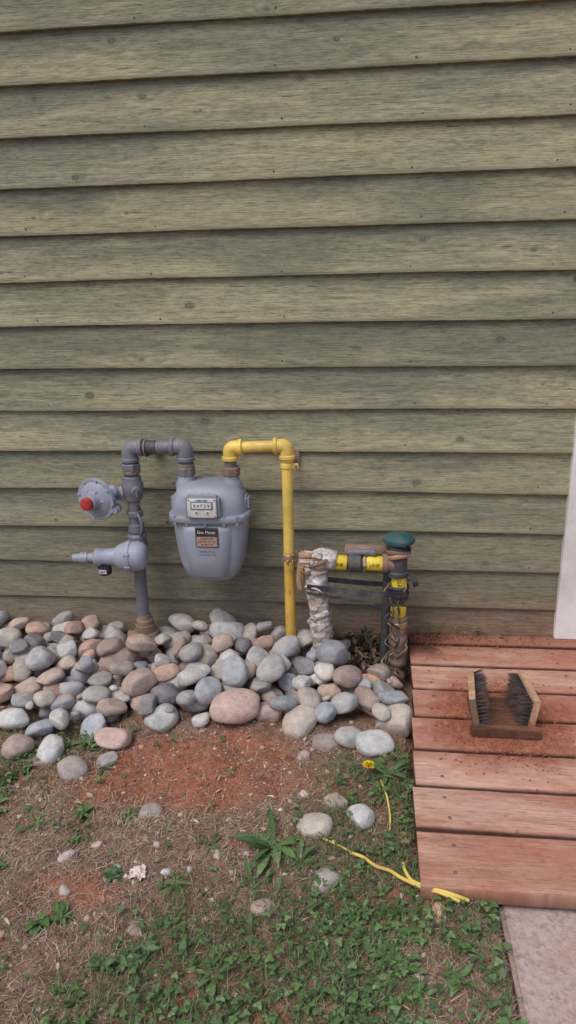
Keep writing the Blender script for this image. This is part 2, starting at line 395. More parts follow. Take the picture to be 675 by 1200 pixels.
# ---------------------------------------------------------------- deck
deck=empty('wooden_deck',(1.,-.57,.19))
V=[];F=[];R=[];E=[]
scr=[]
YB=[-.020,-.103,-.242,-.385,-.533,-.682,-.828,-.973,-1.128]
for k in range(8):
    y1=YB[k]; y0=YB[k+1]+random.uniform(.007,.011)*(0 if k==7 else 1); x0=.154-.0045*k+random.uniform(-.007,.004); r=random.random()
    n=90; xs=np.linspace(x0,1.95,n); zt=.19+random.uniform(-.0025,.0015)
    cup=random.uniform(-.002,.0012); ph=random.uniform(0,6)
    prof=[(0,-.036),(0,-.0055),(.002,-.0018),(.008,0),(.3,'c'),(.7,'c'),(-.008,0),(-.002,-.0018),(-0.,-.0055),(-0.,-.036)]
    w=y1-y0; base=len(V); m_=len(prof)
    for x in xs:
        wv=.0014*math.sin(x*9+ph); jag=random.uniform(-.0008,.0008)
        for j,(py,pz) in enumerate(prof):
            if pz=='c': yy=y0+w*py; zz=zt+cup
            else: yy=(y0 if j<5 else y1)+py+wv*(1 if j<5 else .6)+jag*(j in(1,2,7,8)); zz=zt+pz
            V.append((x,yy,zz)); R.append(r)
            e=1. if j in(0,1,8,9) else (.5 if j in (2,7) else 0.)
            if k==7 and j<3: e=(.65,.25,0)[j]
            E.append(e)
    for i in range(n-1):
        for j in range(m_-1):
            F.append((base+i*m_+j,base+(i+1)*m_+j,base+(i+1)*m_+j+1,base+i*m_+j+1))
        F.append((base+i*m_+m_-1,base+(i+1)*m_+m_-1,base+(i+1)*m_,base+i*m_))
    F.append(tuple(base+j for j in range(m_))); F.append(tuple(base+(n-1)*m_+j for j in range(m_))[::-1])
    for sx in (.20,.62,1.04,1.46,1.88):
        for fy in (.25,.75): scr.append((sx+random.uniform(-.006,.006),y0+w*fy,zt+cup))
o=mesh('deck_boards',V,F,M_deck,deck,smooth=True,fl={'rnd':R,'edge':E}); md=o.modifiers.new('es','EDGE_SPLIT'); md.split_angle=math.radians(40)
for i,s in enumerate(scr): lathe('deck_screw_%d'%i,(s[0],s[1],s[2]-.002),(0,0,1),[(0,.0045),(.0026,.0045),(.0026,.0022),(.0018,.002)],M_dark,deck,seg=10)
for i,sx in enumerate((.20,.62,1.04,1.46,1.88)): box('joist_%d'%i,(sx,-.6,.1),(.038,.96,.10),M_basewood,deck)
box('rim_joist',(1.05,-1.085,.125),(1.78,.03,.055),M_basewood,deck)

path=empty('concrete_path',(.89,-2.5,.13))
bm=bmesh.new(); bmesh.ops.create_cube(bm,size=1)
for v in bm.verts: v.co=Vector((v.co.x*1.21+.89,v.co.y*4.-3.103,v.co.z*.14+.066))
bmesh.ops.bevel(bm,geom=bm.edges[:],offset=.008,segments=3,affect='EDGES')
me=bpy.data.meshes.new('slab'); bm.to_mesh(me); bm.free(); add('slab',me,M_conc,path,False)

# ---------------------------------------------------------------- stones
def ico(n):
    bm=bmesh.new(); bmesh.ops.create_icosphere(bm,subdivisions=n,radius=1); bm.verts.ensure_lookup_table()
    a=np.array([v.co[:] for v in bm.verts]); b=np.array([[v.index for v in f.verts] for f in bm.faces]); bm.free(); return a,b
IV,IF=ico(4); SV,SF=ico(2); CV,CF=ico(1)
def rot(ax,an):
    return np.array(Matrix.Rotation(an,3,ax))
def stone_shape(base,rx,ry,rz,yaw,tilt=.0,rough=1.):
    P=base.copy(); r=np.ones(len(P))
    for _ in range(7):
        k=rng.normal(size=3)*1.25; r+=rough*.055*np.sin(P@k+rng.uniform(0,6.28))
    for _ in range(6):
        k=rng.normal(size=3)*3.2; r+=rough*.012*np.sin(P@k+rng.uniform(0,6.28))
    e=rng.uniform(.74,.98); P=np.sign(P)*np.abs(P)**e
    P=P*r[:,None]
    for _ in range(5):
        n=rng.normal(size=3); n/=np.linalg.norm(n); h=rng.uniform(.68,.95); d=P@n-h; P=P-np.outer(np.where(d>0,d*.78,0),n)
    P=P*np.array([rx,ry,rz])
    return P@(rot('Z',yaw)@rot('X',rng.normal()*tilt)@rot('Y',rng.normal()*tilt)).T
PAL=[(.50,.47,.45),(.53,.51,.50),(.41,.40,.41),(.34,.35,.38),(.56,.51,.45),(.50,.37,.30),(.53,.36,.28),(.42,.31,.27),(.62,.60,.57),(.44,.45,.48),(.50,.44,.38),(.58,.45,.38),(.37,.35,.34),(.50,.47,.44),(.58,.55,.52),(.46,.37,.33),(.24,.23,.24)]
GREY=(.50,.49,.47);PINK=(.60,.43,.37);TAN=(.56,.49,.42);BLUE=(.46,.48,.53);WHT=(.66,.65,.63);ORG=(.60,.36,.26);BRN=(.47,.35,.31)
placed=[]
SVs=[];SFs=[];SCs=[];off=0
KZ=.66
def rest(x,y,r):
    z=float(H(x,y))+KZ*r*.72
    for (a,b,c,q) in placed:
        if abs(a-x)>.13 or abs(b-y)>.13: continue
        d2=(a-x)**2+(b-y)**2; R=(r+q)*.92
        if d2<R*R: z=max(z,c+KZ*math.sqrt(R*R-d2))
    return z
def put(x,y,r,asp=1.,yaw=None,col=None,z=None,tilt=.25):
    global off
    if z is None: z=rest(x,y,r)
    placed.append((x,y,z,r))
    if yaw is None: yaw=rng.uniform(0,3.14)
    a=math.sqrt(asp); big=(r>.02 and abs(x)<1.6)
    P=stone_shape(IV if big else SV,r*a*1.05,r/a*1.05,r*rng.uniform(.62,.78),yaw,tilt)+np.array([x,y,z])
    if col is None:
        col=np.array(PAL[rng.integers(len(PAL))])*rng.uniform(.78,1.10)
    col=np.array(col)*rng.uniform(.94,1.04)
    c=np.repeat(col[None],len(P),0)
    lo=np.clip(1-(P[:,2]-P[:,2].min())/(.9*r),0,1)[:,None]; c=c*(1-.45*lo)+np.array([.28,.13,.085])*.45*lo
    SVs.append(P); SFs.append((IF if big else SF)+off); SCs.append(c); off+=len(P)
man=[(-.421,-.33,.066,1.25,.3,PINK),(-.209,-.352,.052,1.15,1.3,TAN),(-.308,-.311,.040,1.05,0,BRN),(-.658,-.373,.046,1.1,1.,GREY),
(-.564,-.291,.046,1.3,.1,(.38,.38,.38)),(-.779,-.484,.045,1.05,0,PINK),(-.935,-.33,.054,1.2,.2,(.58,.57,.56)),(-.949,-.555,.043,1.15,1.4,WHT),
(-1.054,-.563,.043,1.2,.8,BRN),(.035,-.449,.046,1.3,.5,WHT),(.09,-.338,.050,1.2,2.7,TAN),(-.125,-.34,.043,1.3,1.8,BLUE),(-.043,-.425,.037,1.1,.8,GREY),
(.02,-.135,.043,1.1,0,ORG),(-.06,-.29,.042,1.2,1.,GREY),(-1.13,-.44,.045,1.3,.2,WHT),(-1.03,-.46,.04,1.2,.5,BLUE),(-.86,-.43,.038,1.2,1.4,BLUE),(.045,-.25,.04,1.25,.2,PINK)]
for (x,y,r,asp,yaw,c) in man:
    X,Y=A(x,y); put(X,Y,r,asp,yaw,c)
def inband(x,y,r):
    if x>.13-r or y>-.035-r*.7: return False
    front=-.49-.10*math.exp(-((x+.95)/.22)**2)-.02*math.sin(x*9)
    if x<-1.1: front=-.60-.03*math.sin(x*5)
    if math.hypot(x+.253,y+.13)<r+.012: return False
    return y-r>front-.03
nst=0
for layer,(N,rr,zmax) in enumerate([(360,(.034,.058),GZ+.075),(190,(.030,.050),GZ+.125)]):
    for _ in range(N):
        best=None
        for _t in range(22):
            r=rng.uniform(*rr)*(1.0 if rng.random()>.2 else .72); x=rng.uniform(-2.9,.10); y=rng.uniform(-.64,-.03)
            if not inband(x,y,r): continue
            if layer==1 and (y<-.38 or rng.random()>.4+.6*float(sm(y,-.4,-.1))): continue
            if math.hypot(x+.145,y+.17)<r+.035 or math.hypot(x-.105,y+.16)<r+.03 or math.hypot(x+.77,y+.13)<r+.03: continue
            if -.095<x-r*.3 and x<.13 and y>(-.245 if layer==0 else -.34): continue
            z=rest(x,y,r)
            if z>zmax: continue
            if best is None or z-r*.3<best[0]: best=(z-r*.3,x,y,r)
        if best: put(best[1],best[2],best[3],rng.uniform(1.,1.55)); nst+=1
for _ in range(240):
    x=rng.uniform(-2.,.1); y=rng.uniform(-.62,-.03); r=rng.uniform(.010,.022)
    if inband(x,y,r) and not(x>-.1 and y>-.2):
        z=rest(x,y,r)
        if z<GZ+.06: put(x,y,r,1.2,z=z)
put(-.475,-.115,.058,1.25,.2,(.56,.54,.52),z=GZ+.105)
put(.065,-.215,.026,1.2,.2,GREY,z=GZ+.005)
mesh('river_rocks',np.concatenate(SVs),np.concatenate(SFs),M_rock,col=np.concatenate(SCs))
iso=[(-.006,-.77,.034,1.,WHT,.3),(-.126,-.823,.038,1.15,TAN,.1),(-.117,-.431,.042,1.2,(.34,.29,.27),.1),(-.576,-.771,.028,1.1,(.42,.34,.31),-.1),
(-.857,-.624,.042,1.2,(.42,.36,.34),-.1),(-.773,-.565,.026,1.3,(.42,.38,.36),.2),(-.07,-.717,.030,1.3,(.46,.36,.31),-.2),
(-.079,-.965,.034,1.3,(.46,.40,.36),-.35),(-.96,-.60,.022,1.4,BRN,.3),(-.68,-.90,.012,1.6,PINK,.2),(.17,-1.07,.018,1.2,ORG,.2),(-.16,-.70,.014,1.2,TAN,.2),(-.47,-.985,.012,1.4,WHT,.3),(-.18,-.50,.016,1.2,BRN,.1),
(-.74,-.95,.016,1.9,(.60,.50,.46),-.1),(-.60,-.97,.010,1.5,WHT,.2),(-.227,-1.06,.024,1.5,(.44,.32,.28),-.4),(-.50,-1.13,.020,1.4,BRN,-.3),(-.70,-1.05,.014,1.4,TAN,-.1),(-.36,-.92,.012,1.8,(.6,.48,.42),0),(-.52,-.90,.010,1.4,PINK,0)]
SVs=[];SFs=[];SCs=[];off=0
for (x,y,r,asp,c,e) in iso:
    X,Y=A(x,y); put(X,Y,r,asp,None,c,z=float(H(X,Y))+KZ*r*e,tilt=.12)
mesh('loose_stones',np.concatenate(SVs),np.concatenate(SFs),M_rock,col=np.concatenate(SCs))
SVs=[];SFs=[];SCs=[];off=0
for _ in range(6500):
    x=rng.uniform(-1.3,.14); y=rng.uniform(-1.6,-.45)
    r=rng.uniform(.0012,.0036) if rng.random()<.93 else rng.uniform(.004,.008)
    P=CV*(1+rng.normal(size=(len(CV),1))*.18)*np.array([r*rng.uniform(.8,1.5),r,r*.7])@rot('Z',rng.uniform(0,3)).T+np.array([x,y,float(H(x,y))+r*.2])
    c=np.array([(.38,.16,.10),(.26,.11,.075),(.50,.30,.23),(.20,.11,.08),(.50,.42,.38)][rng.integers(5)])*rng.uniform(.7,1.2)
    SVs.append(P);SFs.append(CF+off);SCs.append(np.repeat(c[None],len(P),0));off+=len(P)
mesh('soil_crumbs',np.concatenate(SVs),np.concatenate(SFs),M_clod,col=np.concatenate(SCs),smooth=False)
SVs=[];SFs=[];SCs=[];off=0
for _ in range(2600):
    if rng.random()<.75: x=.39+rng.normal()*.08; y=-.54+rng.normal()*.09
    else: x=.17+abs(rng.normal())*.25; y=-.03-abs(rng.normal())*.05
    if x<.16: continue
    r=rng.uniform(.0006,.0026)
    P=CV*(1+rng.normal(size=(len(CV),1))*.2)*np.array([r*1.3,r,r*.7])+np.array([x,y,.190+r*.3])
    c=np.array((.34,.12,.07))*rng.uniform(.6,1.2)
    SVs.append(P);SFs.append(CF+off);SCs.append(np.repeat(c[None],len(P),0));off+=len(P)
mesh('soil_dust',np.concatenate(SVs),np.concatenate(SFs),M_clod,col=np.concatenate(SCs),smooth=False)

# ---------------------------------------------------------------- vegetation
def blades(name,XY,L,W,tilt,colf):
    n=len(XY); x=XY[:,0];y=XY[:,1]; z=H(x,y)+.001
    az=rng.uniform(0,2*math.pi,n); side=np.stack([-np.sin(az),np.cos(az),np.zeros(n)],1); fw=np.stack([np.cos(az),np.sin(az),np.zeros(n)],1)
    b=np.stack([x,y,z],1); up=np.array([0,0,1.])
    d1=fw*np.sin(tilt)[:,None]+up*np.cos(tilt)[:,None]; t2=np.minimum(tilt+.45,1.62); d2=fw*np.sin(t2)[:,None]+up*np.cos(t2)[:,None]
    m=b+d1*(L*.5)[:,None]; tp=m+d2*(L*.5)[:,None]+side*(rng.normal(size=n)*L*.08)[:,None]
    w=side*(W/2)[:,None]
    V=np.stack([b-w,b+w,m-w*.85,m+w*.85,tp],1).reshape(-1,3)
    V[:,2]=np.maximum(V[:,2],np.repeat(H(x,y)-.002,5))
    i=np.arange(n)*5
    F=[tuple(r) for r in np.stack([i,i+1,i+3,i+2],1).tolist()]+[tuple(r) for r in np.stack([i+2,i+3,i+4],1).tolist()]
    c=np.repeat(colf(n),5,axis=0)
    return mesh(name,V,F,M_grass,col=c,smooth=False)
def clump(x,y,s): return .5+.5*np.clip(6*wave(x,y,s,0,14),-1,1)
def sample(n,x0,x1,y0,y1,df):
    out=[]
    while len(out)<n:
        x=rng.uniform(x0,x1,4000); y=rng.uniform(y0,y1,4000); k=rng.random(4000)<df(x,y)
        k&=~((x>.125)&(y>-1.135)); k&=~((x>.275)&(x<1.51))
        out+=list(zip(x[k],y[k]))
    return np.array(out[:n])
def gdens(x,y):
    g=.10+1.0*sm(-y,1.06,1.22)*sm(x,-.62,-.30)+.75*sm(x,-.24,-.04)*sm(-y,.56,.68)+.22*sm(-x,.6,.9)+.35*sm(-y,1.28,1.5)
    return np.clip(g*(.05+1.35*clump(x,y,1.)**1.5),0,1)*(1-.92*bare(x,y))
def ddens(x,y): return np.clip((.4+.75*clump(x,y,4.))*(1-.8*bare(x,y))*(.35+.65*sm(-y,.5,.75)),0,1)
def pal(cols,lo=.7,hi=1.2):
    cols=np.array(cols)
    return lambda n: cols[rng.integers(len(cols),size=n)]*rng.uniform(lo,hi,(n,1))
DRY=pal([(.44,.34,.24),(.30,.22,.155),(.54,.45,.33),(.22,.155,.115),(.38,.30,.24),(.46,.33,.26)])
GRN=pal([(.085,.14,.05),(.115,.18,.065),(.062,.11,.038),(.17,.22,.095),(.20,.20,.11)])
n=26000; XY=sample(n,-1.35,.30,-1.75,-.46,ddens); blades('dry_grass',XY,rng.uniform(.010,.045,n),rng.uniform(.0007,.0016,n),rng.uniform(1.05,1.56,n),DRY)
n=18000; XY=sample(n,-1.35,.30,-1.75,-.48,gdens); blades('grass',XY,rng.uniform(.012,.045,n),rng.uniform(.0010,.0021,n),rng.uniform(.25,1.35,n),GRN)
n=14000; XY=sample(n,-4.,4.,-5.,-1.6,lambda x,y:.6*clump(x,y,2.)+.2); blades('grass',XY,rng.uniform(.03,.08,n),rng.uniform(.002,.004,n),rng.uniform(.2,1.1,n),GRN)

LV=[];LF=[];LC=[];loff=0
def leaf(o,az,L,W,elev,col,lobes=0,droop=1.0,roll=0.,ground=True):
    """one leaf: strip with mid rib, optionally deeply lobed"""
    global loff
    n=7 if not lobes else lobes*3+2
    P=Vector(o); V=[]
    fw=Vector((math.cos(az),math.sin(az),0)); sd=Vector((-math.sin(az),math.cos(az),0)); up=Vector((0,0,1))
    for i in range(n):
        t=i/(n-1); e=elev-droop*t; dirv=fw*math.cos(e)+up*math.sin(e)
        if i: P=P+dirv*L/(n-1)
        env=math.sin(math.pi*min(1,(t**.75)*.93+.04)) if not lobes else (.25+.75*t)*min(1,(1-t)*3.2)
        if lobes: env*= (1.,.75,.30)[i%3]*random.uniform(.85,1.15)
        w=W/2*max(env,.03)
        s2=(sd*math.cos(roll)+up*math.sin(roll))
        sweep=dirv*(-.010*(L/.1) if lobes and i%3==0 else 0)
        V+= [P-s2*w+up*w*.28+sweep,P.copy(),P+s2*w+up*w*.28+sweep]
    for i in range(n-1):
        a=loff+i*3; LF.append((a,a+1,a+4,a+3)); LF.append((a+1,a+2,a+5,a+4))
    gz=float(H(o[0],o[1]))+.0015
    for v in V:
        if v.z<gz and v.x<.13 and ground: v.z=gz
        LV.append(tuple(v))
    c=np.array(col)
    for i in range(n): LC.extend([c,c*1.35,c])
    loff+=len(V)
def flush(name):
    global LV,LF,LC,loff
    o=mesh(name,LV,LF,M_leaf,col=np.array(LC)); LV=[];LF=[];LC=[];loff=0; return o
LG=[(.075,.14,.045),(.095,.17,.055),(.065,.12,.042),(.13,.19,.08),(.08,.13,.06)]
def dandelion(x,y,R,nl,name='dandelion_plant',elev=.6):
    X,Y=A(x,y); z=float(H(X,Y))
    for k in range(nl):
        leaf((X,Y,z),2*math.pi*k/nl+random.uniform(-.35,.35),R*random.uniform(.55,1.15),R*random.uniform(.22,.36),elev+random.uniform(-.35,.4),random.choice(LG),random.choice((4,5,6)),random.uniform(.7,1.3),random.uniform(-.4,.4))
    flush(name)
for d in [(-.221,-.897,.105,16),(.072,-.583,.085,12),(-.863,-.49,.060,10),(-.439,-1.02,.055,9),(-.38,-.89,.05,7),(-.77,-.60,.05,8),(.02,-.60,.05,7),(-.63,-.80,.035,7),
          (-.10,-1.17,.06,9),(-.30,-1.24,.06,8),(.12,-.70,.05,7),(-.86,-.86,.05,7),(-.15,-.93,.06,8),(-.02,-1.08,.05,8),(.08,-1.20,.05,8),(-.26,-.99,.06,8),(.10,-.50,.055,8),(.11,-.61,.07,9),(.05,-.68,.05,7)]: dandelion(*d)
X,Y=.018,-.715
fl=empty('dandelion_flower',(X,Y,.14))
z=float(H(X,Y)); top=Vector((X-.004,Y,z+.045))
tube('stem',[(X,Y,z),(X-.003,Y,z+.025),top],.0014,M_brushgreen,fl,seg=6)
V=[];F=[]
for k in range(110):
    a=random.uniform(0,6.28); e=random.uniform(.02,1.4); d=Vector((math.cos(a)*math.cos(e),math.sin(a)*math.cos(e),math.sin(e)*.6)); s=Vector((-math.sin(a),math.cos(a),0))*.0016
    b=len(V); V+=[top,top+d*.016-s,top+d*.017+s]; F.append((b,b+1,b+2))
mesh('petals',V,F,paint_mat('petal_yellow',(.85,.60,.02),(.6,.4,.02),.1,.7),fl,smooth=False)
def trefoil(x,y):
    z=float(H(x,y)); h=random.uniform(.006,.028); c=np.array(random.choice(LG))*random.uniform(.7,1.25); a0=random.uniform(0,6.28); s=random.uniform(.005,.011)
    for k in range(3): leaf((x,y,z+h),a0+k*2.09,s,s*.95,random.uniform(-.1,.35),c,0,.3)
def gd2(x,y): return np.clip(gdens(x,y)*(.1+1.5*clump(x,y,9.)**2),0,1)
for x,y in sample(1500,-1.3,.27,-1.65,-.55,gd2): trefoil(x,y)
flush('clover')
def weed(x,y,n,R):
    z=float(H(x,y)); c0=np.array(random.choice(LG))
    for k in range(n):
        a=random.uniform(0,6.28); L=R*random.uniform(.5,1.1); leaf((x+random.uniform(-.3,.3)*R,y+random.uniform(-.3,.3)*R,z+random.uniform(.002,.012)),a,L,L*random.uniform(.32,.6),random.uniform(.1,.9),c0*random.uniform(.75,1.25),0,random.uniform(.4,1.),random.uniform(-.4,.4))
for x,y in sample(320,-1.3,.27,-1.65,-.55,gd2): weed(x,y,random.randint(4,9),random.uniform(.010,.030))
for (x,y) in [(-.486,-1.226),(-.46,-1.2),(-.53,-1.25),(-.722,-1.143),(-.68,-1.12),(.2,-1.22),(.12,-1.25),(-.02,-1.2),(-.6,-1.0),(-.9,-1.0),(-.75,-.80)]:
    X,Y=A(x,y); weed(X,Y,15,.032)
flush('low_weeds')
for k in range(64):
    x=random.gauss(.31,.10)
    if not .17<x<.60: continue
    leaf((x,-.025,.165),random.uniform(3.6,5.8),random.uniform(.03,.10),.0045,random.uniform(.7,1.5),random.choice([(.14,.16,.07),(.36,.28,.18),(.12,.15,.06)]),0,random.uniform(.3,1.3))
    if random.random()<.6: leaf((x+.005,-.04,.20+random.uniform(0,.04)),random.uniform(0,6.28),.018,.010,.3,random.choice(LG),0,.4)
flush('wall_weeds')
for k in range(380):
    x=random.uniform(-.11,.10); y=-.03-abs(random.gauss(0,.075))
    leaf((x,y,float(H(x,y))+random.uniform(.003,.03)),random.uniform(0,6.28),random.uniform(.02,.06),random.uniform(.003,.016),random.uniform(-.4,1.0),random.choice([(.05,.035,.025),(.08,.052,.036),(.14,.09,.06),(.03,.025,.02),(.06,.07,.04),(.24,.17,.115)]),0,random.uniform(.5,2),random.uniform(-1,1))
flush('dead_leaves')
for k in range(200):
    x=random.uniform(-1.1,.1); y=random.uniform(-1.5,-.52)
    leaf((x,y,float(H(x,y))+.003),random.uniform(0,6.28),random.uniform(.008,.026),random.uniform(.003,.010),.2,random.choice([(.38,.25,.18),(.28,.19,.14),(.56,.43,.34)]),0,.5,random.uniform(-.6,.6))
flush('leaf_litter')
X,Y=A(-.538,-.993); V=[];F=[]; z=float(H(X,Y))
for i in range(9):
    for j in range(9):
        V.append((X+(i-4)*.0050+random.uniform(-.003,.003),Y+(j-4)*.0050+random.uniform(-.003,.003),z+.004+random.uniform(0,.014)*(1-.08*abs(i-4))))
for i in range(8):
    for j in range(8):
        if (i in(0,7) and j in(0,7)) or (i==7 and j>4): continue
        a=i*9+j; F.append((a,a+9,a+10,a+1))
mesh('paper_scrap',V,F,paint_mat('scrap_paper',(.74,.63,.59),(.4,.2,.15),.25,.7),smooth=False)

def cable(pts,r,name,par):
    P=[]
    for (x,y,dz) in pts:
        X,Y=A(x,y); P.append(Vector((X,Y,float(H(X,Y))+r+dz)))
    Q=[]
    for i in range(len(P)-1):
        p0=P[max(i-1,0)];p1=P[i];p2=P[i+1];p3=P[min(i+2,len(P)-1)]
        for k in range(8):
            t=k/8; q=.5*((2*p1)+(p2-p0)*t+(2*p0-5*p1+4*p2-p3)*t*t+(3*p1-p0-3*p2+p3)*t**3)
            q.z=max(q.z,float(H(q.x,q.y))+r*.8); Q.append(q)
    Q.append(P[-1]); tube(name,Q,r,M_yelc,par,seg=8)
M_yelc=paint_mat('yellow_cable_jacket',(.78,.57,.13),(.3,.2,.08),.2,.5)
cb=empty('yellow_cable',(.1,-1.1,.12))
cable([(-.03,-.895,.003),(.0,-.905,.010),(.033,-.934,.016),(.065,-.965,.020),(.09,-.995,.022),(.13,-1.025,.022),(.175,-1.045,.020),(.215,-1.055,.008)],.0040,'strand_1',cb)
cable([(.098,-.94,.012),(.100,-.975,.020),(.115,-1.01,.024),(.150,-1.035,.026),(.20,-1.048,.018),(.235,-1.052,.008)],.0040,'strand_2',cb)
cable([(.050,-.62,.012),(.055,-.66,.018),(.066,-.71,.020),(.072,-.76,.016),(.07,-.80,.006)],.0024,'strand_3',cb)
cable([(-.10,-.86,.004),(-.062,-.88,.008),(-.02,-.895,.006)],.0024,'strand_4',cb)

# ---------------------------------------------------------------- gas meter
YM=-.13
gm=empty('gas_meter',(-.508,YM,.60))
secs=[(.432,.025,.024),(.435,.046,.040),(.442,.064,.054),(.452,.080,.064),(.466,.091,.071),(.50,.104,.079),(.55,.112,.085),(.60,.117,.088),(.645,.120,.090),(.652,.121,.091),
      (.654,.130,.099),(.657,.132,.101),(.672,.132,.101),(.675,.130,.099),(.677,.121,.090),(.70,.119,.088),(.73,.113,.082),(.750,.102,.073),(.763,.085,.060),(.772,.060,.045),(.775,.03,.02)]
V=[];F=[];seg=64
for (z,w,d) in secs:
    for k in range(seg):
        t=2*math.pi*k/seg; c,s=math.cos(t),math.sin(t); e=2/3.6
        V.append((-.508+w*math.copysign(abs(c)**e,c),YM+d*math.copysign(abs(s)**e,s),z))
for i in range(len(secs)-1):
    for k in range(seg):
        k2=(k+1)%seg; F.append((i*seg+k,i*seg+k2,(i+1)*seg+k2,(i+1)*seg+k))
F.append(tuple(range(seg))[::-1]); F.append(tuple((len(secs)-1)*seg+k for k in range(seg)))
o=mesh('body',V,F,M_meter,gm); md=o.modifiers.new('es','EDGE_SPLIT'); md.split_angle=math.radians(50)
V=[];F=[]
fp=[(.458,.040,.074),(.466,.058,.088),(.474,.066,.094),(.52,.080,.100),(.58,.088,.104),(.628,.092,.105),(.640,.090,.102),(.645,.086,.090)]
for (z,w,d) in fp:
    for k in range(13):
        u=-1+2*k/12; V.append((-.508+w*u,YM-.06-(d-.06)*(1-abs(u)**6),z))
for i in range(len(fp)-1):
    for k in range(12): F.append((i*13+k,i*13+k+1,(i+1)*13+k+1,(i+1)*13+k))
mesh('front_pan',V,F,M_meter,gm)
for i,(dx,yy) in enumerate([(-.118,-.06),(-.118,.0),(.118,-.06),(.118,0),(-.06,-.093),(.0,-.095),(.06,-.093),(-.1,-.085),(.1,-.085)]):
    lathe('flange_bolt_%d'%i,(-.508+dx,YM+yy,.671),(0,0,1),[(0,.0065),(.006,.0065),(.0065,.005)],M_meter,gm,hexa=True)
    lathe('flange_nut_%d'%i,(-.508+dx,YM+yy,.655),(0,0,-1),[(0,.0055),(.008,.0055)],M_meter,gm,hexa=True)
for s in(-1,1):
    box('side_lug_%d'%(s+1),(-.508+s*.118,YM,.700),(.022,.05,.05),M_meter,gm,bev=.008)
for i,x in enumerate((-.584,-.437)):
    lathe('hub_%d'%i,(x,YM,.735),(0,0,1),[(0,.036),(.025,.035),(.038,.030),(.044,.027),(.062,.026)],M_meter,gm)
    lathe('swivel_nut_%d'%i,(x,YM,.788),(0,0,1),[(0,.027),(.004,.031),(.026,.031),(.03,.027)],M_grey if i==0 else M_rust,gm,seg=8)
FY=YM-.088
box('index_housing',(-.512,FY-.006,.7105),(.108,.034,.078),M_meter,gm,bev=.008)
box('index_plate',(-.512,FY-.0235,.711),(.092,.004,.062),M_plate,gm,bev=.004)
box('index_window_frame',(-.512,FY-.0262,.720),(.070,.003,.026),M_grey,gm,bev=.001)
box('index_window',(-.512,FY-.0284,.720),(.062,.002,.019),M_pale,gm,bev=.0008)
text('index_digits','0 4 7 2 9',.014,(-.512,FY-.030,.720),M_black,gm)
for i,x in enumerate((-.530,-.494)):
    lathe('test_dial_%d'%i,(x,FY-.024,.697),(0,-1,0),[(0,.0085),(.002,.0085),(.0025,.0075)],M_pale,gm,seg=20)
    lathe('dial_ring_%d'%i,(x,FY-.0262,.697),(0,-1,0),[(0,.0028),(.001,.0028)],M_black,gm,seg=12)
text('index_text','CUBIC FEET',.007,(-.512,FY-.0263,.7368),M_black,gm)
for i,(x,z) in enumerate([(-.553,.738),(-.471,.738),(-.553,.684),(-.471,.684)]):
    lathe('index_screw_%d'%i,(x,FY-.024,z),(0,-1,0),[(0,.003),(.002,.003),(.003,.002)],M_brass,gm,seg=10)
box('nameplate_back',(-.503,YM-.1055,.612),(.074,.004,.066),M_dark,gm,bev=.002)
box('nameplate_bottom',(-.503,YM-.1080,.598),(.066,.002,.032),M_label,gm,bev=.001)
box('nameplate_top',(-.503,YM-.1080,.630),(.066,.002,.022),M_black,gm,bev=.001)
text('nameplate_text','Gas Meter',.014,(-.503,YM-.1095,.630),M_pale,gm)
for i in range(3): text('nameplate_line_%d'%i,['MAOP 5 PSI','250 CFH AT 1/2"','No 48 1173'][i],.008,(-.503,YM-.1093,.608-.0095*i),M_black,gm)
text('plate_stamp','TEMPERATURE',.008,(-.506,YM-.1035,.562),M_grey,gm)
text('plate_stamp2','COMPENSATED',.008,(-.506,YM-.1025,.551),M_grey,gm)

gp=empty('grey_gas_pipe',(-.768,YM,GZ))
XR=-.768
tube('riser',dens([(XR-.004,YM,.10),(XR,YM,.84)],.05),.0205,M_grey,gp)
tube('top_run',dens(fillet([(XR,YM,.82),(XR,YM,.878),(-.583,YM,.882),(-.583,YM,.80)],.042,10),.01),.0205,M_grey,gp)
def elbow(nm,c,d1,d2,r,mat,par,L=.04,fr=.034):
    c=Vector(c); d1=Vector(d1);d2=Vector(d2)
    P=dens(fillet([c+d1*L,c,c+d2*L],fr,10),.006); tube(nm,P,r,mat,par)
    collar(nm+'_c1',c+d1*L,d1,r+.004,.014,mat,par); collar(nm+'_c2',c+d2*L,d2,r+.004,.014,mat,par)
elbow('elbow_left',(XR,YM,.878),(0,0,-1),(1,0,.02),.0255,M_grey,gp)
elbow('elbow_right',(-.583,YM,.882),(-1,0,-.02),(0,0,-1),.0255,M_grey,gp)
collar('pipe_joint',(-.700,YM,.8795),(1,0,0),.0225,.05,M_dark,gp)
collar('union_left',(XR,YM,.815),(0,0,1),.033,.024,M_grey,gp,hexa=True)
collar('union_left_ring',(XR,YM,.797),(0,0,1),.030,.012,M_rust,gp)
collar('union_right',(-.583,YM,.822),(0,0,1),.027,.012,M_rust,gp)
tube('thread_right',[( -.583,YM,.79),(-.583,YM,.84)],.019,M_grey,gp)
lathe('valve_body',(XR,YM,.700),(0,0,1),[(0,.024),(.006,.030),(.02,.031),(.03,.036),(.055,.036),(.065,.031),(.08,.030),(.086,.024)],M_grey,gp)
lathe('valve_plug',(XR+.015,YM-.02,.742),(.5,-1,0),[(0,.016),(.03,.016),(.034,.013)],M_grey,gp)
box('valve_tang',(XR+.037,YM-.062,.742),(.008,.024,.022),M_grey,gp)
collar('riser_collar_1',(XR,YM,.655),(0,0,1),.029,.02,M_grey,gp,hexa=True)
collar('riser_collar_2',(XR,YM,.605),(0,0,1),.027,.03,M_grey,gp)
